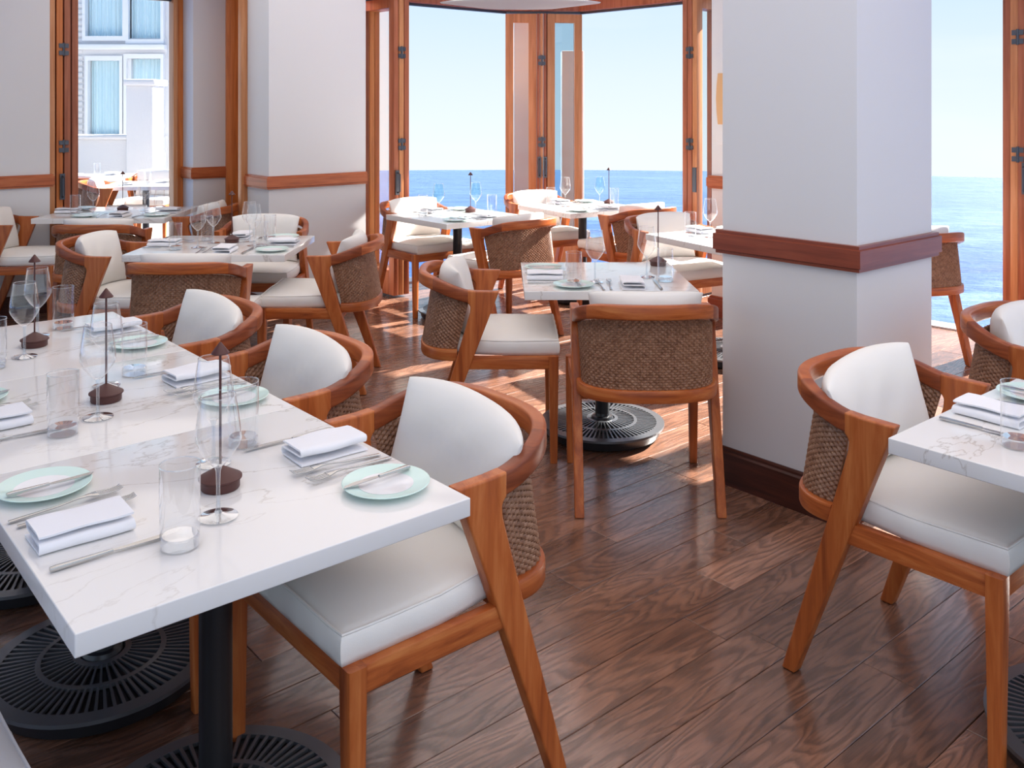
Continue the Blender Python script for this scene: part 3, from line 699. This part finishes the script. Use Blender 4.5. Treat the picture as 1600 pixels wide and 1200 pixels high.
# ------------------------------------------------------------------ pedestal tables
def make_table(w_, d_):
    root = empty('pedestal_table'); root['category'] = 'table'
    MB().box(-w_/2+.0006, w_/2-.0006, -d_/2+.0006, d_/2-.0006, .712, .75).build('tabletop', MARBLE, root, bevel=.0025, seg=3)
    MB().box(-.20, .20, -.20, .20, .700, .711).build('mounting_plate', IRON, root, bevel=.002)
    MB().lathe([(.034, .07), (.034, .699)], 32).build('post', BLACKP, root)
    b = MB(); b.lathe([(.0, .004), (.250, .004), (.268, .012), (.280, .050), (.272, .052), (.06, .060), (.048, .085), (.036, .088), (.034, .10)], 64); b.build('base', IRON, root)
    g = MB()
    def zz(r): return .062+(1-r/.29)*.018
    for (r0, r1) in ((.255, .292), (.150, .164), (.058, .074)):
        g.lathe([(r0, zz(r0)-.010), (r0, zz(r0)), (r1, zz(r1)), (r1, zz(r1)-.010), (r0, zz(r0)-.010)], 64, cap=False, smooth=False)
    for (r0, r1, k, w0) in ((.072, .152, 40, .0032), (.162, .258, 72, .0042)):
        for i in range(k):
            a = 2*pi*i/k; c_, s_ = cos(a), sin(a); vs = []
            for r_, ww in ((r0, w0*.75), (r1, w0)):
                for sgn in (-1, 1):
                    x, y = r_*c_-sgn*ww*s_, r_*s_+sgn*ww*c_
                    vs += [(x, y, zz(r_)-.009), (x, y, zz(r_)-.0005)]
            g.add(vs, [(1, 3, 7, 5), (0, 1, 5, 4), (2, 6, 7, 3), (4, 5, 7, 6), (0, 2, 3, 1)])
    o = g.build('radial_grille', IRONG, root); o['kind'] = 'stuff'
    for i in range(4):
        a = pi/4+pi/2*i; MB().lathe([(.014, 0.0), (.014, .012)], 12, (.235*cos(a), .235*sin(a), 0)).build('foot_glide', IRON, root)
    return root
TS = make_table(.762, .762)
K = (-.084, 1.902); GT = 'square white-topped pedestal tables'
T1 = [uv(K, .381+.762*i, -.381) for i in range(3)]
for i, l in enumerate(('nearest white quartz table of the long row, black pedestal', 'middle white quartz table of the long row', 'farthest white quartz table of the long row')):
    inst(TS, (*T1[i], 0), TH, l, GT)
T2 = (.43, 4.42); inst(TS, (*T2, 0), radians(0.8), 'white centre table with pierced round iron base, left of the pillar', GT)
T3 = (1.447, 2.205); inst(TS, (*T3, 0), TH, 'white table at the right edge of the photo, nearest corner', GT)
T6 = (-.405, 6.893); inst(TS, (*T6, 0), TH, 'white table by the left bay doors, overlooking the sea', GT)
T7 = (.57, 7.50); T7A = radians(31); inst(TS, (*T7, 0), T7A, 'white table farthest back, before the folded doors of the bay', GT)
T8 = (1.36, 5.72); T8A = radians(28); inst(TS, (*T8, 0), T8A, 'white table half hidden behind the left edge of the pillar', GT)
TM = make_table(.885, .765); T4 = (-1.675, 5.415); inst(TM, (*T4, 0), 0, 'wide white table in the middle of the left side, between four armchairs', GT)
TL_ = make_table(.95, .78); T5 = (-3.0, 7.08); inst(TL_, (*T5, 0), radians(2), 'wide white table just inside the terrace opening, far left', GT)

# ------------------------------------------------------------------ tableware prototypes
def make_wine(g):
    r = empty('wine_glass'); r['category'] = 'glass'
    b = MB(); b.lathe([(.0045, .098), (.012, .103), (.026, .118), (.041, .142), (.0445, .152), (.043, .172), (.0385, .205), (.0335, .238)], 32, cap=False); b.build('bowl', g, r)
    b = MB(); b.lathe([(.0335, .2372), (.0341, .2385), (.0335, .2395), (.0329, .2385), (.0335, .2372)], 32, cap=False); b.build('rim', GLASS_S, r)
    b = MB(); b.lathe([(.0, .002), (.038, .0015), (.038, .003), (.02, .0055), (.0075, .010), (.0042, .018), (.0036, .06), (.0045, .090), (.008, .1015), (.0, .1035)], 28, cap=False); b.build('stem', GLASS_S, r)
    return r
def make_tumbler():
    r = empty('water_tumbler'); r['category'] = 'glass'
    b = MB(); b.lathe([(.0345, .001), (.0352, .006), (.0362, .15)], 36, cap=False); b.build('body', GLASS_T, r)
    b = MB(); b.lathe([(.0, .0012), (.032, .0012), (.0345, .004), (.0345, .020), (.031, .023), (.0, .0235)], 36, cap=False); b.build('thick_base', GLASS_S, r)
    b = MB(); b.lathe([(.0362, .1492), (.0368, .1505), (.0362, .1518), (.0356, .1505), (.0362, .1492)], 36, cap=False); b.build('rim', GLASS_S, r)
    return r
WINE = make_wine(GLASS_T); WINEA = make_wine(GLASS_A); TUMB = make_tumbler()
def make_plate():
    b = MB(); b.lathe([(.052, .006), (.058, .0065), (.091, .013), (.0925, .0145), (.091, .0155), (.058, .0085), (.052, .008)], 48, cap=False)
    o = b.build('side_plate', MINT); o['category'] = 'plate'
    MB().lathe([(.0, .0), (.046, .0), (.054, .0045), (.058, .0092), (.050, .0078), (.0, .0075)], 48, cap=False).build('well', PWHITE, o); return o
PLATE = make_plate()
def make_knife(Lh, Lb, name):
    r = empty(name); r['category'] = 'cutlery'
    b = MB(); b.sweep([[(p, y, .0055+q) for p, q in rrect(w_, h_, .0015, 3)] for y, w_, h_ in ((0, .010, .006), (.01, .011, .0075), (Lh*.7, .009, .006), (Lh, .0065, .006))]); b.build('handle', STEEL, r)
    b = MB(); T_ = .0009
    pr = [(Lh, -.003, .003), (Lh+.012, -.004, .006), (Lh+Lb*.6, -.004, .0095), (Lh+Lb*.9, -.004, .006), (Lh+Lb, -.003, -.0025)]
    vs = [(a, y, z) for z in (.0055-T_, .0055+T_) for (y, a, _) in pr]+[(c, y, z) for z in (.0055-T_, .0055+T_) for (y, _, c) in pr]; m_ = len(pr)
    fs = [(m_+i, m_+i+1, 3*m_+i+1, 3*m_+i) for i in range(m_-1)]+[(i, 2*m_+i, 2*m_+i+1, i+1) for i in range(m_-1)]+[(i, i+1, m_+i+1, m_+i) for i in range(m_-1)]+[(2*m_+i, 3*m_+i, 3*m_+i+1, 2*m_+i+1) for i in range(m_-1)]
    b.add(vs, fs); b.build('blade', STEEL, r); return r
KNIFE = make_knife(.105, .125, 'table_knife'); BKN = make_knife(.08, .09, 'butter_knife')
def make_fork(s):
    r = empty('dinner_fork'); r['category'] = 'cutlery'
    b = MB(); prof = [(0, .011, .004), (.02, .010, .005), (.09, .006, .007), (.125, .005, .011), (.145, .012, .012), (.158, .021, .011), (.166, .024, .010)]
    b.sweep([[(p, y*s, z+q) for p, q in rrect(w_, .003, .0012, 3)] for y, w_, z in prof]); b.build('handle', STEEL, r)
    for i in range(4):
        x = -.0096+.0064*i; b = MB(); b.sweep([[(x+p, y*s, z+q) for p, q in rrect(w_, .0024, .0008, 3)] for y, w_, z in ((.164, .0046, .010), (.185, .0040, .0085), (.206, .0032, .010), (.214, .0016, .013))]); b.build('tine', STEEL, r)
    return r
FORK = make_fork(1.0)
def make_napkin():
    # cloth folded in three, rounded fold on one side
    b = MB(); t = .0042; prof = []
    path = [(-.052, .0035), (.040, .0035)]
    for i in range(9): a = -pi/2+pi*i/8; path.append((.044+.0085*cos(a), .012+.0085*sin(a)))
    path += [(-.040, .0205)]
    for i in range(1, 8): a = -pi/2-pi*i/8; path.append((-.042+.0065*cos(a), .027+.0065*sin(a)))
    path += [(-.03, .0335), (.030, .0345), (.047, .0325)]
    pts = [Vector(p) for p in path]; up = []; lo = []
    for i, p in enumerate(pts):
        a_ = pts[max(0, i-1)]; b_ = pts[min(len(pts)-1, i+1)]; d = (b_-a_).normalized(); nn = Vector((-d.y, d.x)); up.append(p+nn*t/2); lo.append(p-nn*t/2)
    ring_ = up+lo[::-1]
    ny_ = 10; rings = []
    for j in range(ny_+1):
        v_ = -1+2*j/ny_
        rings.append([(p.x*(1+.03*sin(v_*3+p.y*60)), v_*.083*(1-.01*sin(p.x*50+p.y*200)), max(.0006, p.y+.0014*sin(v_*4+p.x*40)*(p.y/.03))) for p in ring_])
    b.sweep(rings); o = b.build('folded_napkin', LINEN); o['category'] = 'napkin'; return o
NAP = make_napkin()
def make_lamp():
    r = empty('table_lamp'); r['category'] = 'lamp'
    MB().lathe([(0, .0), (.038, .0), (.040, .003), (.040, .018), (.0445, .021), (.0445, .024), (.006, .046), (.0, .047)], 40, cap=False).build('base', LAMPB, r)
    MB().lathe([(.0027, .044), (.0027, .285)], 12).build('stem', LAMPB, r)
    MB().lathe([(.0, .284), (.018, .282), (.0185, .284), (.002, .306), (.0, .307)], 28, cap=False).build('cap', LAMPB, r)
    return r
LAMP = make_lamp()

ZT = .7505
def setting(edge, ang, where, aqua=False, items='pbfFnkwt', jit=0.0, group=''):
    """edge: point on the table edge in front of the diner; ang: direction the diner faces"""
    a = radians(ang); F = Vector((cos(a), sin(a))); R = Vector((sin(a), -cos(a))); e_ = Vector(edge); g = ' ' + where
    rg_ = random.Random(hash((round(edge[0], 3), round(edge[1], 3))) & 0xffff)
    def at(x, y): p = e_+R*x+F*y; return (p.x, p.y, ZT)
    j = lambda: rg_.uniform(-.03, .03)
    base = a-pi/2
    if 'p' in items: inst(PLATE, at(-.225, .105), 0, 'small mint-rimmed white side plate'+g, 'mint-rimmed side plates')
    if 'b' in items:
        o = inst(BKN, at(-.200, .030), base+.06, 'butter knife lying on the side plate'+g, 'butter knives on plates'); o.location.z = ZT+.0145-.0015
    if 'f' in items: inst(FORK, at(-.098, .012), base+.05+j(), 'outer dinner fork beside the napkin'+g, 'dinner forks')
    if 'F' in items: inst(FORK, at(-.066, .020), base-.05+j(), 'inner dinner fork next to the napkin'+g, 'dinner forks')
    if 'n' in items: inst(NAP, at(.035, .105), base+j()*2, 'folded white linen napkin'+g, 'folded white napkins')
    if 'k' in items: inst(KNIFE, at(.155, .022), base+j(), 'steel table knife right of the napkin'+g, 'table knives')
    if 'w' in items: inst(WINEA if aqua else WINE, at(.134, .33), 0, ('aqua-tinted' if aqua else 'clear')+' stemmed wine glass'+g, 'wine glasses')
    if 't' in items: inst(TUMB, at(.205, .228), 0, 'clear straight water tumbler'+g, 'water tumblers')
KR = lambda a, b_: uv(K, a, b_)
setting(KR(.381, 0), 220.4, 'by the nearest right chair of the long table')
setting(KR(1.143, 0), 220.4, 'by the middle right chair of the long table')
setting(KR(1.905, 0), 220.4, 'by the farthest right chair of the long table')
setting(KR(.381, -.762), 40.4, 'at the near left place of the long table')
setting(KR(1.143, -.762), 40.4, 'at the middle left place of the long table')
setting(KR(1.905, -.762), 40.4, 'at the far left place of the long table')
for i, l in enumerate(('nearest', 'middle', 'farthest')):
    inst(LAMP, (*uv(T1[i], .0, .01), ZT), .3, 'slim oxblood table lamp, %s of three on the long table' % l, 'slim table lamps')
setting((.50, T2[1]-.381), 90, 'at the front place of the centre table')
setting((T2[0]-.381, 4.37), 0, 'at the left place of the centre table')
inst(LAMP, (.74, 4.70, ZT), .3, 'slim oxblood table lamp on the centre table', 'slim table lamps')
setting(uv(T3, .381, .0), 310.4, 'on the table at the right edge')
setting((T4[0]+.05, T4[1]-.3825), 90, 'at the front place of the left-hand middle table', items='fFnkwt')
setting((T4[0]+.4425, T4[1]-.02), 180, 'at the right place of the left-hand middle table', items='pfFnwt')
setting((T4[0]-.4425, T4[1]), 0, 'at the left place of the left-hand middle table', items='fnkwt')
setting((T4[0]+.05, T4[1]+.3825), 270, 'at the back place of the left-hand middle table', items='pfnwt')
inst(LAMP, (-1.66, 5.50, ZT), .3, 'slim oxblood table lamp on the left-hand middle table', 'slim table lamps')
setting(uv(T6, .381, 0), 310.4, 'at the far side of the left bay table', True)
setting(uv(T6, -.381, 0), 130.4, 'at the near side of the left bay table', True)
inst(LAMP, (*uv(T6, 0.1, .2), ZT), .3, 'slim oxblood table lamp on the left bay table', 'slim table lamps')
def ax(T, A_, p, q_): return (T[0]+p*cos(A_)-q_*sin(A_), T[1]+p*sin(A_)+q_*cos(A_))
setting(ax(T7, T7A, 0, .381), 301, 'at the back of the farthest bay table')
setting(ax(T7, T7A, 0, -.381), 121, 'at the front of the farthest bay table', True)
inst(LAMP, (*ax(T7, T7A, .28, .02), ZT), .3, 'slim oxblood table lamp on the farthest bay table', 'slim table lamps')
setting(ax(T8, T8A, 0, .381), 298, 'on the table half hidden by the pillar', items='pnwt')
setting((T5[0]+.1, T5[1]-.39), 92, 'at the front of the terrace door table', items='pfnkwt')
setting((T5[0]-.475, T5[1]), 2, 'at the left of the terrace door table', items='pfnwt')
setting((T5[0]+.475, T5[1]), 182, 'at the right of the terrace door table', items='pfnwt')
inst(LAMP, (-3.02, 7.20, ZT), .3, 'slim oxblood table lamp on the terrace door table', 'slim table lamps')

# ------------------------------------------------------------------ terrace furniture outside
for (x, y, a, l) in ((EX(150, 10.9), 10.9, .15, 'white table farther out on the sunny terrace'), (EX(228, 9.75), 9.75, .1, 'white table just outside the terrace opening')):
    inst(TS, (x, y, 0), a, l, GT)
    nm = l.replace('white table ', '')
    inst(NAP, (x-.12, y-.18, ZT), .4, 'folded white napkin on the table '+nm, 'folded white napkins')
    inst(NAP, (x+.15, y+.12, ZT), 1.2, 'second folded napkin on the table '+nm, 'folded white napkins')
    inst(TUMB, (x+.05, y-.08, ZT), 0, 'water tumbler on the table '+nm, 'water tumblers')
chair(EX(140, 10.0), 10.0, 88, 'terrace armchair outside at the far table, back to us', GC)
chair(EX(236, 10.55), 10.55, 268, 'terrace armchair outside facing us behind the nearer terrace table', GC)
chair(EX(178, 9.45), 9.45, 15, 'terrace armchair outside at the left of the nearer terrace table', GC)

# ------------------------------------------------------------------ hanging shade and wall art
ps = empty('pendant_shade', (0.045, 5.0, 2.08)); tag(ps, 'white flared pendant shade hanging at the top of the bay view', 'lamp')
MB().lathe([(.0, .0), (.2, .004), (.43, .032), (.434, .036), (.30, .055), (.18, .10), (.11, .18), (.08, .34), (.078, .36)], 64).build('shade', SHADE, ps).scale = (1, .34, 1)
MB().lathe([(.004, .36), (.004, .82)], 8).build('cord', BLACKP, ps)
dnw = Vector((-U.x, -U.y)); nw = -V
pa = Vector(uv(Q0, -.19, 0)) + nw*.002
wa = empty('wall_plaque', (pa.x, pa.y, 1.614), atan2(dnw.y, dnw.x)); tag(wa, 'pale shield-shaped wall plaque with amber inlay, half hidden by the pillar', 'wall art')
def shield(hx, hz, y0, y1):
    pts = [(-hx*.86, -hz), (-hx*.95, -hz*.55), (-hx, 0), (-hx*.95, hz*.55), (-hx*.86, hz), (hx*.86, hz), (hx*.95, hz*.55), (hx, 0), (hx*.95, -hz*.55), (hx*.86, -hz)]
    n_ = len(pts); b = MB(); b.add([(x, y0, z) for x, z in pts]+[(x, y1, z) for x, z in pts], [tuple(range(n_)), tuple(reversed(range(n_, 2*n_)))]+[(i, i+n_, (i+1) % n_+n_, (i+1) % n_) for i in range(n_)]); return b
shield(.145, .338, -.03, 0.0).build('plate', WALL, wa, bevel=.004); shield(.115, .188, -.045, -.0302).build('inlay', AMBER, wa, bevel=.003)

# unused prototypes never placed
for o in list(sc.objects):
    if o.parent is None and o.type == 'EMPTY' and 'label' not in o and o.get('kind') != 'structure':
        for c in list(o.children_recursive): bpy.data.objects.remove(c)
        bpy.data.objects.remove(o)
